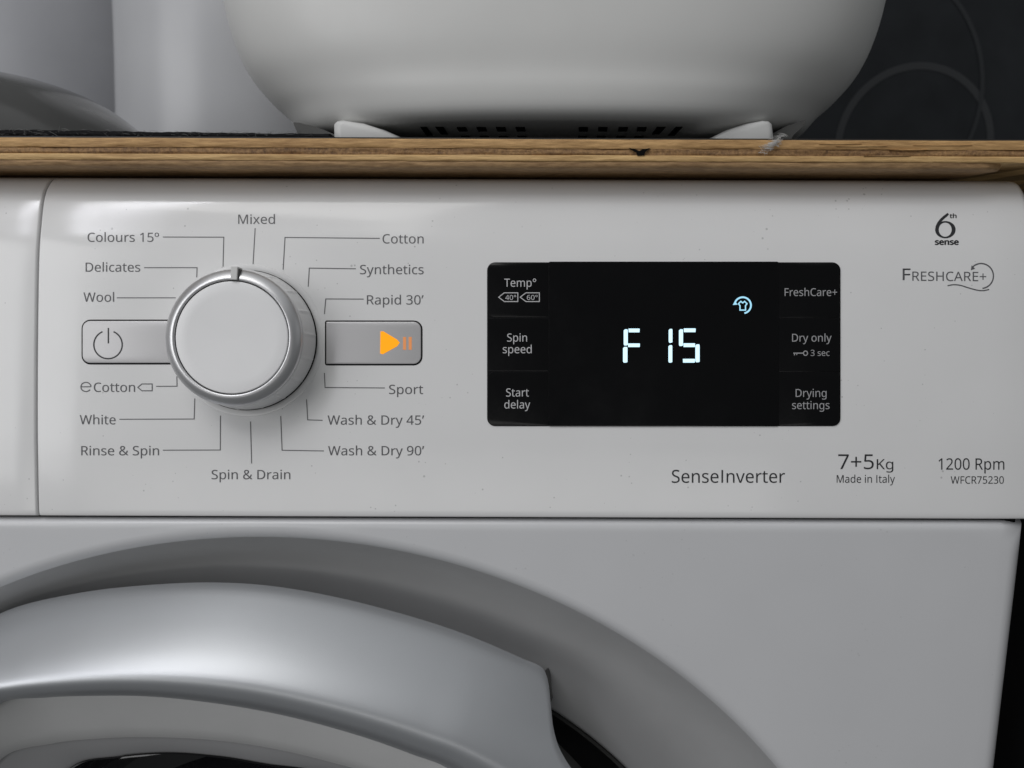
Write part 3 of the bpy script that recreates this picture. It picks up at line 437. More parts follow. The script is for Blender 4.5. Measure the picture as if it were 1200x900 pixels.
aa = [-math.pi+2*math.pi*i/NB for i in range(NB)]
ro = [interp(OUT, a) for a in aa]; ri = [interp(INN, a) for a in aa]; r2 = [interp(RIM2, a) for a in aa]; r3 = [interp(W3_, a) for a in aa]
# s from the outer edge to the inner edge, y of the section
door = obj('door', *loft([[dpt(r3[i]+.001, aa[i], .0160) for i in range(NB)], [dpt(r3[i]+.001, aa[i], .036) for i in range(NB)]]), M_dark, wm)
def onto(a):
    cx, cz, rr = -.1255-DC.x, .409-DC.z, .2757
    b = cx*math.cos(a)+cz*math.sin(a); return b+math.sqrt(b*b-(cx*cx+cz*cz-rr*rr))
FULL = [q for q in curve(outer_px[:8], .008, [])]+[(R(d), onto(R(d))) for d in (58, 50, 40, 25, 0, -30)]+[(R(d), r_) for d, r_ in [(-60, .2440), (-90, .2520), (-130, .2570), (170, .2580), (150, .2580)]]
rs = [interp(FULL, a) for a in aa]
SEC = [(-.1, .0150), (0, .0085), (.1, .0020), (.2, -.0044), (.3, -.0105), (.38, -.0148), (.45, -.0181), (.49, -.0197), (.53, -.0212), (.55, -.0218), (.57, -.0222), (.59, -.0224), (.61, -.0225), (.635, -.0224), (.66, -.0220), (.70, -.0213), (.74, -.0203), (.79, -.0187), (.84, -.0168), (.89, -.0144), (.94, -.0118), (.97, -.0102), (1.0, -.0084)]
def sec_y(t):
    t = min(1, max(0, t))
    for (a, b), (c, d) in zip(SEC, SEC[1:]):
        if t <= c: return b+(d-b)*(t-a)/(c-a)
    return SEC[-1][1]
hl = []
for u in (.0, .0006, .002, .005, .01, .02, .04, .07, .11, .16, .22, .29, .36, .40, .44, .48, .51, .54, .565, .59, .615, .64, .67, .70, .74, .78, .82, .86, .89, .92, .945, .965, .98, .99, 1):
    row = []
    for i in range(NB):
        r_ = ro[i]+(ri[i]-ro[i])*u; q = (ro[i]-r_)
        lip = .0016*max(0, 1-q/.0016)**2
        row.append(dpt(r_, aa[i], sec_y((rs[i]-r_)/(rs[i]-ri[i]))+lip))
    hl.append(row)
hl = [[dpt(ro[i]-.011, aa[i], hl[0][i].y+.0065) for i in range(NB)], [dpt(ro[i]-.0008, aa[i], hl[0][i].y+.0009) for i in range(NB)]]+hl
hl += [[dpt(ri[i]+.0002, aa[i], -.0062) for i in range(NB)], [dpt(ri[i]+.004, aa[i], .002) for i in range(NB)]]
obj('silver_hoop', *loft(hl), M_silver, door, sharp=70)
# dark backing behind the hoop, its notch a little lower
sh = int(NB*2.3/360)
rb = [(ro[(i+sh) % NB]-.0092) if ro[(i+sh) % NB]-ro[i] > .0096 and 0 < aa[i] < 1.5 else ro[i]-.016 for i in range(NB)]
obj('hoop_backing', *loft([[dpt(ri[i]+.002, aa[i], .0210) for i in range(NB)], [dpt(rb[i]-.001, aa[i], .0160) for i in range(NB)], [dpt(rb[i], aa[i], .0168) for i in range(NB)], [dpt(rb[i], aa[i], .0350) for i in range(NB)]]), M_recd, door, sharp=50)
secw = [(-.08, .0040), (-.08, -.0030), (.0, -.0045), (.03, -.0050), (.08, -.0047), (.3, -.0020), (.7, .0040), (.97, .0085), (1.0, .0096), (1.0, .016)]
obj('white_hoop', *loft([[dpt((ri[i]-.0004)+(r2[i]-ri[i])*s, aa[i], y) for i in range(NB)] for s, y in secw]), M_ringw, door, sharp=50)
secg = [(0, .0104), (.1, .0107), (.8, .0157), (1, .0182), (1, .028)]
obj('grey_hoop', *loft([[dpt((r2[i]-.0002)+(r3[i]-r2[i])*s, aa[i], y) for i in range(NB)] for s, y in secg]), M_ringg, door, sharp=50)
gl = []
for s, y in ((1, .028), (.985, .025), (.97, .028), (.955, .034), (.94, .0325), (.92, .038), (.85, .056), (.7, .075), (.4, .088), (.02, .09)):
    gl.append([dpt(r3[i]*s, aa[i], y) for i in range(NB)])
obj('door_glass', *loft(gl, cap1=True), M_glass, door, sharp=50)
# black cavity of the grip between hoop and recess
obj('grip_cavity', *loft([[dpt(.2100, a, .0440) for a in aa], [dpt(.200, a, .0455) for a in aa], [dpt(.150, a, .046) for a in aa]]), M_dark, wm)
obj('door_seal', *loft([[dpt(.2084, a, .0405) for a in aa], [dpt(.2078, a, .0390) for a in aa], [dpt(.2062, a, .0392) for a in aa], [dpt(.2056, a, .0410) for a in aa], [dpt(.2056, a, .046) for a in aa]]), MATS['recess_grey'], wm)

# ---- printed programme names and their leader lines (sub-parts of the control panel)
def label(s, x0, x1, yb, cap, parent=None, m=None, **k):
    return obj('printed_text', *text(s, x0, x1, yb, cap, **k), m or M_ink, parent or cp, smooth=False)
for a in [("Colours 15\u00ba", 102.7, 186.3, 283.4, 10.6), ("Mixed", 279.2, 322.2, 262.4, 10.8), ("Delicates", 100.4, 164.4, 318.4, 10.6), ("Wool", 97.9, 133.8, 353.6, 10.8),
          ("Cotton", 448.3, 496.4, 285.3, 10.8), ("Synthetics", 421.9, 496.4, 321.3, 10.8), ("Rapid 30\u2019", 430, 496.3, 356.8, 10.8), ("Sport", 455.9, 495.8, 461.7, 10.8),
          ("Wash & Dry 45\u2019", 383.9, 497, 497.6, 10.8), ("Wash & Dry 90\u2019", 384.5, 497, 533.5, 10.8), ("Spin & Drain", 248, 340.2, 561.5, 10.8),
          ("Rinse & Spin", 95.3, 186.4, 533.5, 10.8), ("White", 93.6, 135.5, 497.2, 10.8), ("Cotton", 110, 158.3, 459.2, 10.8)]:
    label(*a)
def sub(name, vf, m, parent): return obj(name, *vf, m, parent, smooth=False)
# the estimated-sign e before Cotton
sub('printed_symbol', join(strip(arc(100.8, 453.4, 5.9, 5.4, 2, 325, 30), 1.15), strip([(95.2, 453.2), (106.4, 453.2)], 1.1)), M_ink, cp)
sub('printed_symbol', strip([(161.6, 453.9), (166.3, 449.9), (178.4, 449.9), (178.4, 457.9), (166.3, 457.9)], 1.1, closed=True), M_ink, cp)
for pts in [[(191, 277.8), (262.3, 278), (261.4, 312.5)], [(169, 313.7), (231, 313.7), (230.6, 325)], [(137, 349), (206, 349)], [(299, 267.5), (296.6, 309.5)],
            [(445, 279.4), (334, 278.3), (331.8, 316)], [(417, 315), (362.5, 314.2), (361.2, 336)], [(426, 350.5), (381.8, 350.3), (380.2, 368)],
            [(183, 452.7), (207.5, 452.6), (207.3, 441)], [(140, 491.3), (227.6, 491), (228.3, 467)], [(191, 527.5), (258.2, 527.3), (258.4, 487)],
            [(293.6, 494), (294.9, 543)], [(379.5, 528.4), (330.6, 527.6), (329, 487.5)], [(378, 492.5), (360.6, 492), (359.3, 468)], [(451, 454.6), (381, 454.1), (380.2, 437)]]:
    sub('leader_line', strip(pts, 1.0), M_ink, cp)
label("SenseInverter", 787.2, 919.8, 565.7, 15, m=M_inkb)
label("7+5", 982.2, 1023.8, 549.6, 17.2, m=M_inkb); label("Kg", 1027.3, 1046.7, 549.8, 11.8, m=M_inkb)
label("Made in Italy", 980.4, 1048.6, 565.7, 9.0, m=M_inkb)
label("1200 Rpm", 1099.7, 1176.8, 550.3, 13.2, m=M_inkb); label("WFCR75230", 1114, 1176.2, 566.7, 8.6, m=M_inkb)
# numeral six with th and sense
ring_o = [(1107.7+12.0*math.cos(t), 269.2-10.1*math.sin(t)) for t in [2*math.pi*i/40 for i in range(40)]]
ring_i = [(1107.5+7.6*math.cos(t), 269.2-8.3*math.sin(t)) for t in [2*math.pi*i/40 for i in range(40)]]
n_ = 40
Vr = [on_panel(*q, .0001) for q in ring_o+ring_i]; Fr = [(i, (i+1) % n_, n_+(i+1) % n_, n_+i) for i in range(n_)]
stem = poly([(1095.7, 269), (1096.3, 265.2), (1098.2, 261.0), (1101.2, 257.0), (1105.2, 253.3), (1110.3, 249.6), (1111.9, 251.3), (1110.4, 253.2), (1106.6, 256.2), (1103.2, 259.6), (1100.9, 263.2), (1099.8, 267.5)], .105)
sub('printed_emblem', join((Vr, Fr), stem, text('th', 1112.9, 1120.6, 255.6, 5.0, bold=.3), text('sense', 1095.8, 1123, 286.8, 6.6, bold=.55)), M_inkb, cp)
sw = join(text('F', 1057.8, 1066.8, 328.2, 13.4, bold=.12), text('RESHCARE+', 1069, 1155.6, 329.0, 10.8, slope=.006),
          strip(arc(1149.6, 323.4, 14.4, 14.6, 138, -84, 40), 1.5),
          poly([(1137.6, 316.6), (1138.4, 311.0), (1142.6, 314.9)], .104),
          strip(catmull([(1110.3, 334.8), (1118, 333.6), (1126, 334.6), (1135, 337.4), (1145, 340.0), (1152, 340.6), (1159, 339.2)], 5), 1.3))
sub('printed_emblem', sw, M_ink, cp)

# ---- power key and start key
def key(x0, x1, y0, y1, name, lbl, rl=9):
    k = obj(name, *plate(x0-1.6, y0-1.5, x1+1.6, y1+1.7, 10.5, .12, .3, .1, rl=rl+1.5), M_gap, wm, label=lbl)
    obj('key_face', *plate(x0, y0, x1, y1, 9, .62, 1.6, .4, rl=rl), M_button, k, sharp=40)
    return k
pk = key(97.2, 250, 376, 425.5, 'power_button', None)
sub('power_symbol', join(strip(arc(127.6, 404, 16.6, 16.4, 113, 427, 50), 1.6, .68), strip([(128, 384.5), (128, 402.5)], 1.6, .68)), M_inkb, pk)
sk = key(382.4, 493.6, 377, 426.6, 'start_button', None, 1)
sub('play_symbol', poly([(446.2, 388.6), (449.5, 388.4), (465.5, 398), (468.8, 401.7), (465.5, 406), (449, 415.2), (445.8, 414.3)], .68), M_orange, sk)
for x in (472.6, 479.2): sub('pause_bar', poly([(x, 395), (x+3.6, 395), (x+3.6, 410), (x, 410)], .68), M_orange2, sk)

# ---- selector knob
kb = on_panel(290, 398.8); kn = panel_normal(290, 400); ku = Vector((1, 0, 0)); kv = kn.cross(ku).normalized()
if kv.z < 0: kv = -kv
def kp(r_, a, h): return kb+(ku*math.cos(a)+kv*math.sin(a))*r_+kn*h
NK = 432
ka = [2*math.pi*i/NK for i in range(NK)]
MM = .001
def lathe(prof, mod=None, c0=False, c1=False):
    return loft([[kp((r_+(mod(a, h) if mod else 0))*MM, a, h*MM) for a in ka] for r_, h in prof], cap0=c0, cap1=c1)
kr = obj('selector_knob', *lathe([(29.4, -.4), (29.2, .06), (28.6, .16), (27.8, .16), (27.3, .08), (27.1, .05), (20, .05)], c1=True), M_white, wm, sharp=50)
obj('rim_gap', *lathe([(26.9, .3), (26.9, 1.15), (24, 1.2)]), M_gap, kr)
def facet(a, h):
    q = (a*18/(2*math.pi)+.3) % 1
    return (.42*math.exp(-((q-.5)/.055)**2)-.12)*min(1, max(0, (h-1.2)/1.2))*min(1, max(0, (12.8-h)/3))
obj('knob_skirt', *lathe([(26.2, 1.0), (26.6, 1.15), (26.7, 1.6), (26.3, 4), (25.9, 7), (25.4, 10.5), (25.1, 12.4), (24.7, 12.9), (22, 13.0)], facet), M_knob, kr, sharp=60)
obj('chrome_ring', *lathe([(23.5, 12.5), (24.5, 12.7), (24.95, 13.2), (25.1, 13.9), (25.0, 14.6), (24.5, 15.3), (23.4, 16.2), (22.3, 16.85), (21.5, 17.1), (21.05, 17.05), (20.85, 16.8), (20.8, 16.2), (20.8, 14)]), M_chrome, kr, sharp=60)
obj('ring_gap', *lathe([(20.9, 15.9), (20.3, 15.9)]), M_gap, kr)
obj('knob_cap', *lathe([(20.45, 15.5), (20.45, 16.35), (20.3, 16.6), (20.0, 16.7), (16, 16.58), (10, 16.48), (5, 16.43), (.3, 16.42)], c1=True), M_knob, kr, sharp=60)
def bar(a0, w_, r0, r1, h0, h1, name, m):
    V = []
    for h, inset in ((h0, 0), (h1-.25, 0), (h1, .25)):
        for dr, dw_ in ((r0+inset*.3, -w_/2+inset), (r1-inset, -w_/2+inset), (r1-inset, w_/2-inset), (r0+inset*.3, w_/2-inset)):
            V.append(kb+(ku*math.cos(a0)+kv*math.sin(a0))*dr*MM+(-ku*math.sin(a0)+kv*math.cos(a0))*dw_*MM+kn*h*MM)
    F = [(4*i+j, 4*i+(j+1) % 4, 4*i+4+(j+1) % 4, 4*i+4+j) for i in range(2) for j in range(4)]+[(8, 9, 10, 11), (3, 2, 1, 0)]
    return obj(name, V, F, m, kr, sharp=30)
bar(R(87.2), 2.5, 20.9, 25.6, 13.0, 17.9, 'pointer', M_foot)
bar(R(83.9), .75, 20.9, 25.0, 13.0, 17.45, 'pointer_gap', M_recd)

# ---- black display
dp = obj('display_panel', *plate(570.8, 307.4, 984.8, 499.4, 9.5, .42, 1.0, .35), M_gap, wm)
obj('display_window', *plate(643.3, 306.9, 911.3, 499.5, 1.2, .56, .2, .05), M_disp, dp)
for (a, b) in ((308.4, 371.8), (372.8, 434.9), (435.9, 498.6)):
    obj('touch_key', *plate(571.8, a, 642.3, b, 1.0, .54, .2, .05, rl=8 if a < 310 or b > 490 else 1), M_key, dp)
for (a, b) in ((308.4, 372.7), (373.7, 435.7), (436.7, 498.6)):
    obj('touch_key', *plate(912.3, a, 983.9, b, 8 if a < 310 or b > 490 else 1, .54, .2, .05, rl=1), M_key, dp)
K = .64
def kt(s, x0, x1, yb, cap, m): label(s, x0, x1, yb, cap, dp, m, off=K)
kt('Temp\u00b0', 591, 628.2, 336.3, 9.4, M_keyt); kt('Spin', 594.3, 617.6, 400.4, 9.4, M_keyt); kt('speed', 589.2, 623, 414.0, 9.4, M_keyt)
kt('Start', 593.1, 619.7, 464.6, 9.4, M_keyt); kt('delay', 591, 621.3, 478.6, 9.4, M_keyt)
kt('FreshCare+', 918.8, 980.2, 347.1, 9.0, M_keyt2); kt('Dry only', 927.5, 973.7, 400.4, 9.0, M_keyt2); kt('3 sec', 949.2, 971.3, 417.1, 7.0, M_keyt2)
kt('Drying', 931.7, 967.8, 465.1, 9.2, M_keyt2); kt('settings', 927.5, 971.3, 479.3, 9.2, M_keyt2)
for x0, s in ((584.4, '40\u00b0'), (609.6, '60\u00b0')):
    sub('tag_symbol', strip([(x0, 348.5), (x0+6.6, 343.4), (x0+22.4, 343.4), (x0+22.4, 353.6), (x0+6.6, 353.6)], 1.0, K, closed=True), M_keyt, dp)
    kt(s, x0+7.8, x0+20.4, 351.6, 5.6, M_keyt)
sub('lock_symbol', join(strip(arc(943.2, 414, 2.4, 2.6, 0, 345, 20), 1.1, K, closed=True), strip([(929, 413.9), (940.6, 413.9)], 1.2, K), strip([(930.3, 414), (930.3, 416.4)], 1.1, K), strip([(933, 414), (933, 416)], 1.1, K)), M_keyt2, dp)
D = .66
def seg(x0, y0, x1, y1, cut=None):
    w_, h_ = x1-x0, y1-y0; c = 1.5
    if h_ > w_:
        pts = [(x0+c, y0), (x1-c*.3, y0), (x1, y0+c), (x1, y1-c*.5), (x1-c, y1), (x0+c*.5, y1), (x0, y1-c), (x0, y0+c)]
    else:
        pts = [(x0, y0), (x1-.4, y0), (x1, y0+.6), (x1-.3, y1), (x0+.2, y1)]
    sub('digit_segment', poly(pts, D), M_led, dp)
for q in [(730.6, 386, 735.4, 405), (729.8, 406.6, 735, 425), (736.2, 385.2, 749.3, 389.6), (735.6, 402.6, 749.6, 406.8),
          (783.2, 385.6, 787.6, 401.8), (782.9, 404.6, 787.4, 425), (800.8, 385.0, 814.8, 389.4), (795.2, 386, 800, 405.6), (800.4, 402.4, 814.2, 406.8), (814.4, 403.6, 819.4, 424.6), (799.8, 420.6, 814.0, 425)]:
    seg(*q)
sub('shirt_symbol', join(strip(arc(869.8, 358, 9.6, 9.4, -78, 168, 30), 2.0, D), poly([(858.2, 357.6), (863.8, 357.2), (860.6, 353.0)], D+.004),
    strip([(864.8, 356.2), (867.6, 353.4), (869.8, 355.2), (872, 353.4), (874.8, 356.2), (873, 358.4), (873.1, 363.6), (866.6, 363.6), (866.6, 358.4)], 1.4, D, closed=True)), M_icon, dp)

# ------------------------------------------------------------------ plywood worktop
ZT, ZB, YF = Z0+.1434, Z0+.1329, .012
ply = thing('plywood_worktop', 'bare plywood board with layered splintery front edge lying on the washing machine', 'worktop', (0, .28, ZB))
def layer(z0, z1, yf, m, x0, x1, rough, round_b=0, rend=0, name='plywood_layer', nx=360, nr=7, seed=0, par=ply):
    rows = []
    for i in range(nx+1):
        x = x0+(x1-x0)*i/nx
        col = [Vector((x, .58, z1)), Vector((x, yf+.004, z1))]
        for j in range(nr+1):
            t = j/nr; z = z1+(z0-z1)*t
            d = noise.noise(Vector((x*55, z*700, seed)))*rough+noise.noise(Vector((x*260, z*1500, seed+9)))*rough*.6
            d += .00025*((2*t-1)**4)
            if round_b: d += round_b*(1-math.sqrt(max(0, 1-max(0, (t-.25)/.75)**2)))
            if rend and x > rend: d += ((x-rend)/.006)**2*.001
            zz = z+noise.noise(Vector((x*40, seed*3, 2)))*.00022*(1 if 0 < j < nr else .6)
            col.append(Vector((x, yf+d, zz)))
        col += [Vector((x, .58, z0))]
        rows.append(col)
    V, F = loft(rows, closed=True)
    n = len(rows[0]); F += [tuple(range(n)), tuple(nx*n+i for i in range(n))]
    return obj(name, V, F, m, par, sharp=60)
H = ZT-ZB
zl = [ZT, ZT-.0033, ZT-.0057, ZT-.0079, ZB]
layer(zl[1], zl[0], YF, W1, -.43, .305, .00022, seed=1)
layer(zl[2], zl[1], YF+.0004, W2, -.43, .304, .00050, seed=2)
layer(zl[3], zl[2], YF-.0001, W3, -.43, .303, .00022, seed=3)
layer(zl[4], zl[3], YF+.0003, W4, -.43, .184, .00028, round_b=.0018, rend=.174, seed=4)
obj('top_laminate', *box(-.43, .305, YF+.0010, .58, ZT+.0001, ZT+.0006), M_lam, ply, smooth=False)
# dark knot hole in the middle layers and a torn flake of veneer
def tri_chip(pts, y0, y1, name, m, lbl=None):
    A = [aty(px, py, y0) for px, py in pts]; B = [Vector((p.x, y1, p.z)) for p in A]
    V, F = loft([A, B], cap0=True, cap1=True); return obj(name, V, F, m, ply, smooth=False, label=lbl)
tri_chip([(737, 173.5), (744, 174.6), (749, 177), (753, 174.8), (762, 173.6), (756, 178), (755, 182), (747, 182.4), (746, 178.5)], YF-.0004, YF+.002, 'knot_hole', M_vent, 'small black knot hole in the plywood edge')
for i, (x, y, l, t) in enumerate([(1010, 171, 60, .8), (1105, 170, 70, .9), (1040, 182.5, 55, .8), (985, 168.4, 50, .6), (1065, 175.5, 44, .7)]):
    tri_chip([(x-l/2, y+t*.3), (x, y-t*.6), (x+l/2, y-t*.2), (x+l*.3, y+t*.6), (x-l*.2, y+t*.7)], YF-.0004, YF+.001, 'splinter', (W3, W1, W4)[i % 3])

# ------------------------------------------------------------------ dusty black mat along the left of the board
mt_x0, mt_x1 = -.43, -.069
rows = []
for i in range(220):
    x = mt_x0+(mt_x1-mt_x0)*i/219
    th = .0031-.0015*max(0, min(1, (x+.20)/.12))
    col = []
    for y, t in ((.36, 1), (.05, 1), (YF+.0055, .98), (YF+.0032, .8), (YF+.0026, .35), (YF+.003, 0), (.36, 0)):
        j = noise.noise(Vector((x*150, y*80, t*4)))*.00045+noise.noise(Vector((x*520, y*90, t*7)))*.0003
        col.append(Vector((x, y+(j if y < .03 else 0), ZT+.0007+th*t+(j if t > .5 and y < .1 else 0))))
    rows.append(col)
V, F = loft(rows, closed=True); n = len(rows[0]); F += [tuple(range(n)), tuple(219*n+i for i in range(n))]
mtt = thing('black_mat', 'thin dusty black felt mat with pale lint along the left of the plywood board', 'mat', (-.25, .19, ZT+.0007))
obj('felt', V, F, M_mat, mtt)
def fibres(n, xr, yr, zr, l, w_, parent, m, seed, name='lint'):
    rnd = random.Random(seed); V = []; F = []
    for _ in range(n):
        p = Vector((rnd.uniform(*xr), rnd.uniform(*yr), rnd.uniform(*zr)))
        if name == 'lint_tuft':
            k = rnd.gauss(0, 1); p = Vector((sum(xr)/2+k*.0016+rnd.gauss(0, .0007), sum(yr)/2+rnd.gauss(0, .0006), sum(zr)/2+k*.0013+rnd.gauss(0, .0006)))
        d = Vector((rnd.gauss(0, 1), rnd.gauss(0, .4), rnd.gauss(0, .22))).normalized(); L_ = l*rnd.uniform(.4, 1.4)
        up = Vector((0, 0, 1)) if abs(d.z) < .7 else Vector((1, 0, 0)); s = d.cross(Vector((0, 1, 0))).normalized()*w_
        bend = Vector((rnd.gauss(0, .3), 0, rnd.gauss(0, .3)))*L_
        o = len(V)
        for t in (0, .33, .66, 1):
            q = p+d*L_*(t-.5)+bend*(t*(1-t)); ww = s*(1-.6*abs(2*t-1)); V += [q+ww, q-ww, q+Vector((0, -w_, 0))]
        for k in range(3):
            for a, b in ((0, 1), (1, 2), (2, 0)): F.append((o+3*k+a, o+3*k+b, o+3*k+3+b, o+3*k+3+a))
    return obj(name, V, F, m, parent, smooth=False, kind='stuff')
fibres(260, (-.235, -.080), (YF+.0016, YF+.005), (ZT+.0010, ZT+.0031), .0026, .00005, mtt, M_lint, 3)
fibres(260, (-.30, -.075), (YF+.0012, YF+.006), (ZT+.0006, ZT+.0026), .0022, .00007, mtt, M_lintd, 4)
M_tuft = mat('white_lint', (.62, .62, .61), .9)
V_, F_ = [], []
lf = fibres(150, (.0925, .1000), (YF-.0022, YF+.0002), (ZT-.0045, ZT+.0014), .0030, .000055, None, M_tuft, 8, 'lint_tuft')
prop(lf, label='small tuft of white lint caught on the plywood front edge', category='lint'); lf['kind'] = 'thing'

# ------------------------------------------------------------------ white rounded appliance
AX, AY = .0185, .1240
ap = thing('kitchen_appliance', 'large white rounded kitchen appliance on short feet with vented underside', 'appliance', (AX, AY, ZT+.0006))
AH = catmull([(.0100, .080, .060), (.0100, .104, .082), (.0107, .1150, .0900), (.0135, .1230, .0950), (.0210, .1300, .0975), (.0285, .1385, .0980), (.040, .1480, .1000), (.055, .1545, .1012), (.075, .1585, .1020), (.100, .1595, .1020), (.130, .1540, .0985), (.155, .1370, .0880), (.172, .108, .070), (.180, .060, .040), (.1815, .004, .003)], 4)
NP = 160
loops = []
for h, a_, b_ in [(.0100, .004, .003)]+AH:
    row = []
    for i in range(NP):
        t = 2*math.pi*i/NP; e = 2/2.5
        c, s = math.cos(t), math.sin(t)
        row.append(Vector((AX+a_*.98*math.copysign(abs(c)**e, c), AY+b_*math.copysign(abs(s)**e, s), ZT+.0006+h)))
    loops.append(row)
obj('shell', *loft(loops, cap0=True, cap1=True), M_app, ap, sharp=70)
def foot(x0, x1, y0, y1):
    L_ = []
    for h, g in ((0, .0012), (.0012, 0), (.006, .0002), (.0095, .0012), (.0120, .0032), (.0138, .0065)):
        row = []
        for i in range(24):
            t = 2*math.pi*i/24; c, s = math.cos(t), math.sin(t); e = .55
            row.append(Vector(((x0+x1)/2+((x1-x0)/2-g)*math.copysign(abs(c)**e, c), (y0+y1)/2+((y1-y0)/2-g)*math.copysign(abs(s)**e, s), ZT+.0006+h)))
        L_.append(row)
    return obj('foot', *loft(L_, cap0=True, cap1=True), M_foot, ap, sharp=60)
foot(-.0735, -.0485, .186, .206); foot(.0840, .1090, .186, .206)
for pts in ([(388, 168), (387.5, 143), (391, 139.5), (398, 138.5), (425, 142.5), (450, 150.5), (468, 158.5), (478, 168)], [(913, 168), (910, 143), (906, 139.5), (899, 138.8), (878, 142.5), (855, 150), (838, 158.5), (828, 168)]):
    A = [aty(x, y, .0425) for x, y in pts]
    for v in A: v.z = max(v.z, ZT+.0006)
    c = sum(A, Vector())/len(A); L_ = []
    for y, k, dz in ((.0450, .70, 0), (.0454, .82, 0), (.0464, .93, 0), (.0480, .985, 0), (.0500, 1, 0), (.068, 1, .0)):
        L_.append([Vector((c.x+(v.x-c.x)*k, y, max(ZT+.0006, c.z+(v.z-c.z)*k))) for v in A])
    obj('foot', *loft(L_, cap0=True, cap1=True), M_foot, ap, sharp=70)
# vents under the front: black plates whose colour paints the shade in slots
VA, VB = (.042, ZT+.0105), (.095, ZT+.0105)
def on_vent(px, py, off=0):
    d = ray(px, py); ey, ez = VB[0]-VA[0], VB[1]-VA[1]
    t = ((VA[0]-CAM.y)*ez-(VA[1]-CAM.z)*ey)/(d.y*ez-d.z*ey)
    p = CAM+d*t; n = Vector((0, ez, -ey)).normalized(); return p+n*off
def slot(pts):
    A = [on_vent(x, y, .0002) for x, y in pts]; n = len(A)
    obj('vent_slot_shade', A+[a+Vector((0, .0005, .002)) for a in A], [tuple(range(n)), tuple(range(n, 2*n))]+[(i, (i+1) % n, n+(i+1) % n, n+i) for i in range(n)], M_vent, ap, smooth=False)
slot([(492.5, 148.6), (500, 148.6), (507, 158.5), (500, 158.5)]); slot([(510, 148.6), (519.5, 148.6), (524.5, 157), (517, 157)])
slot([(792, 148.6), (800, 148.6), (790, 158.5), (783, 158.5)]); slot([(770, 148.6), (780, 148.6), (772.5, 157), (764, 157)])
for x in (540, 563, 586, 609, 683, 706, 730, 752):
    k = (x-648)/110
    slot([(x-5, 148.8), (x+6, 148.8), (x+6-k*2, 153.6), (x-4-k*2, 153.6)])
    slot([(x-4-k*4, 159.2), (x+6-k*4, 159.2), (x+6-k*6, 163), (x-4-k*6, 163)])
for pts in ([(343.5, 143.5), (350, 143.6), (364, 147), (378, 151.5), (392, 157.5), (392, 165), (352, 165), (346, 150)], [(902, 165), (906, 156.5), (922, 147.5), (944, 140.5), (941, 148), (930, 158), (926, 165)]):
    A = [aty(x, y, .0545) for x, y in pts]; n = len(A)  # solid dark wedges; their grey paints the shade of grip hollows
    obj('grip_recess_shade', A+[Vector((v.x, .068, v.z)) for v in A], [tuple(range(n)), tuple(range(n, 2*n))]+[(i, (i+1) % n, n+(i+1) % n, n+i) for i in range(n)], M_recd, ap, smooth=False)

# ------------------------------------------------------------------ canisters, dish, black glass panel
def turned(cx, cy, z, prof, n=128, c0=True, c1=True):
    return loft([[Vector((cx+r_*math.cos(2*math.pi*i/n), cy+r_*math.sin(2*math.pi*i/n), z+h)) for i in range(n)] for r_, h in prof], cap0=c0, cap1=c1)
zc = ZT+.0038
def sil_x(px, y): return aty(px, 60, y).x
r1 = .090; y1 = .325
x1 = sil_x(139, y1)+r1*1.09
cn = thing('white_canister', 'tall smooth white canister standing between the grey one and the rounded appliance', 'canister', (x1, y1, zc))
obj('canister_body', *turned(x1, y1, zc, [(r1+.004, 0), (r1+.0055, .0006), (r1+.006, .003), (r1+.001, .10), (r1-.004, .235), (r1-.005, .24)]), M_can, cn, sharp=60)
obj('lid', *turned(x1, y1, zc+.2405, [(r1+.001, 0), (r1+.0015, .002), (r1+.0015, .016), (r1-.001, .020), (r1*.5, .022)]), M_can, cn, sharp=60)
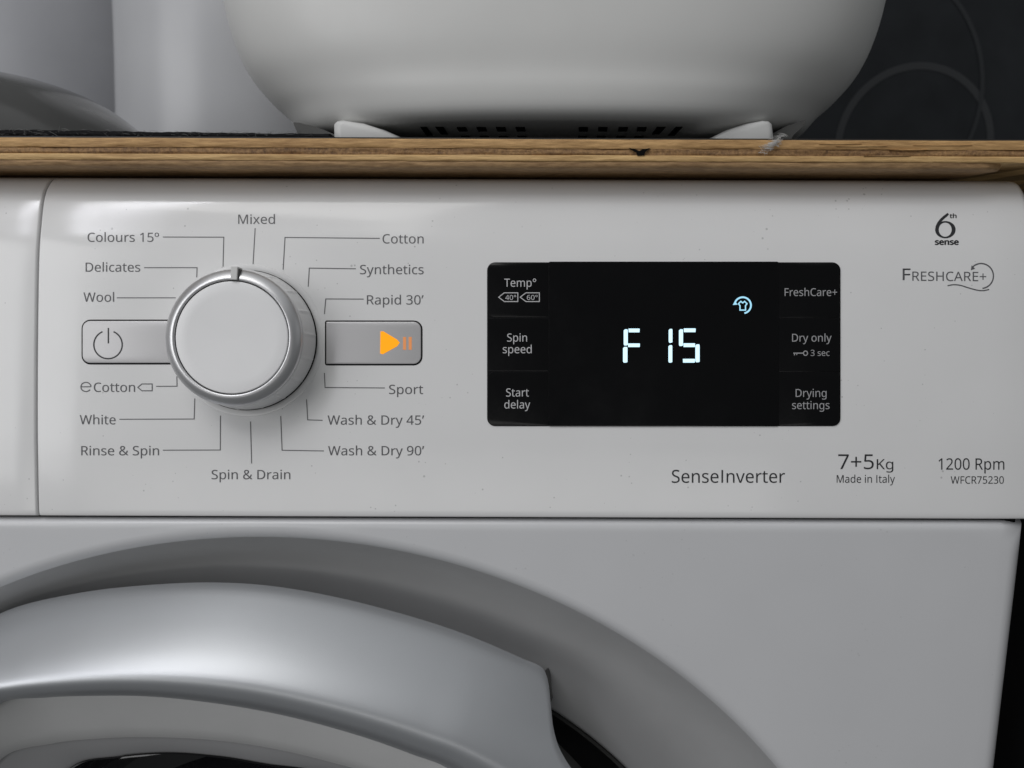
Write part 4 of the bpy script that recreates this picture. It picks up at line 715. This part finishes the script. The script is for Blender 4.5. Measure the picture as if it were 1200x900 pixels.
r2_ = .150; y2 = .520
x2 = sil_x(110, y2)
cn2 = thing('grey_canister', 'tall satin grey canister at the far left behind the steel dish', 'canister', (x2, y2, ZT+.0006))
obj('canister_body', *turned(x2, y2, ZT+.0006, [(r2_-.006, 0), (r2_-.003, .003), (r2_, .01), (r2_, .27), (r2_-.002, .275)]), M_can2, cn2, sharp=60)
obj('lid', *turned(x2, y2, ZT+.0006+.2755, [(r2_+.001, 0), (r2_+.0015, .002), (r2_+.0015, .018), (r2_-.001, .022), (r2_*.5, .024)]), M_can2, cn2, sharp=60)
ds_r = .092; dy = .112; dxc = aty(170, 148, dy).x-ds_r
dome = [(ds_r-.0012, 0), (ds_r, .0008), (ds_r-.0002, .0022)]
for i in range(1, 25):
    x = math.cos(math.pi/2*i/24)
    dome.append((max(.0005, ds_r*x), .0022+.0375*(1-x**3.0)**.80))
dsh = obj('steel_dish', *turned(dxc, dy, zc, dome, 160), M_steel, None, sharp=60)
prop(dsh, label='shallow dark steel dish turned upside down on the mat at far left', category='dish')
bg = thing('black_glass_panel', 'upright black glass panel with faint round outlines behind the white appliance', 'glass panel', (.25, .36, ZT+.0006))
BY = .345
obj('glass_sheet', *box(.02, .50, BY, BY+.006, ZT+.0006, ZT+.34), M_bglass, bg, smooth=False)
def ringp(cx, cy, rp, wd, m, off=.0004):
    c = aty(cx, cy, BY); k = (aty(cx+1, cy, BY)-c).length
    V = []; F = []; n = 120
    for i in range(n):
        t = 2*math.pi*i/n
        for rr in (rp-wd/2, rp+wd/2): V.append(Vector((c.x+rr*k*math.cos(t), BY-off, c.z+rr*k*math.sin(t))))
    F = [(2*i, 2*i+1, 2*((i+1) % n)+1, 2*((i+1) % n)) for i in range(n)]
    F = [f for f in F if all(V[i].z > ZT+.001 and V[i].x < .5 for i in f)]
    return obj('printed_ring', V, F, m, bg, smooth=False)
ringp(1071, 171, 89, 8, M_bring)
ringp(1000, 110, 150, 5, mat('faint_glass_print', (.0235, .0255, .028), .3), .0007)
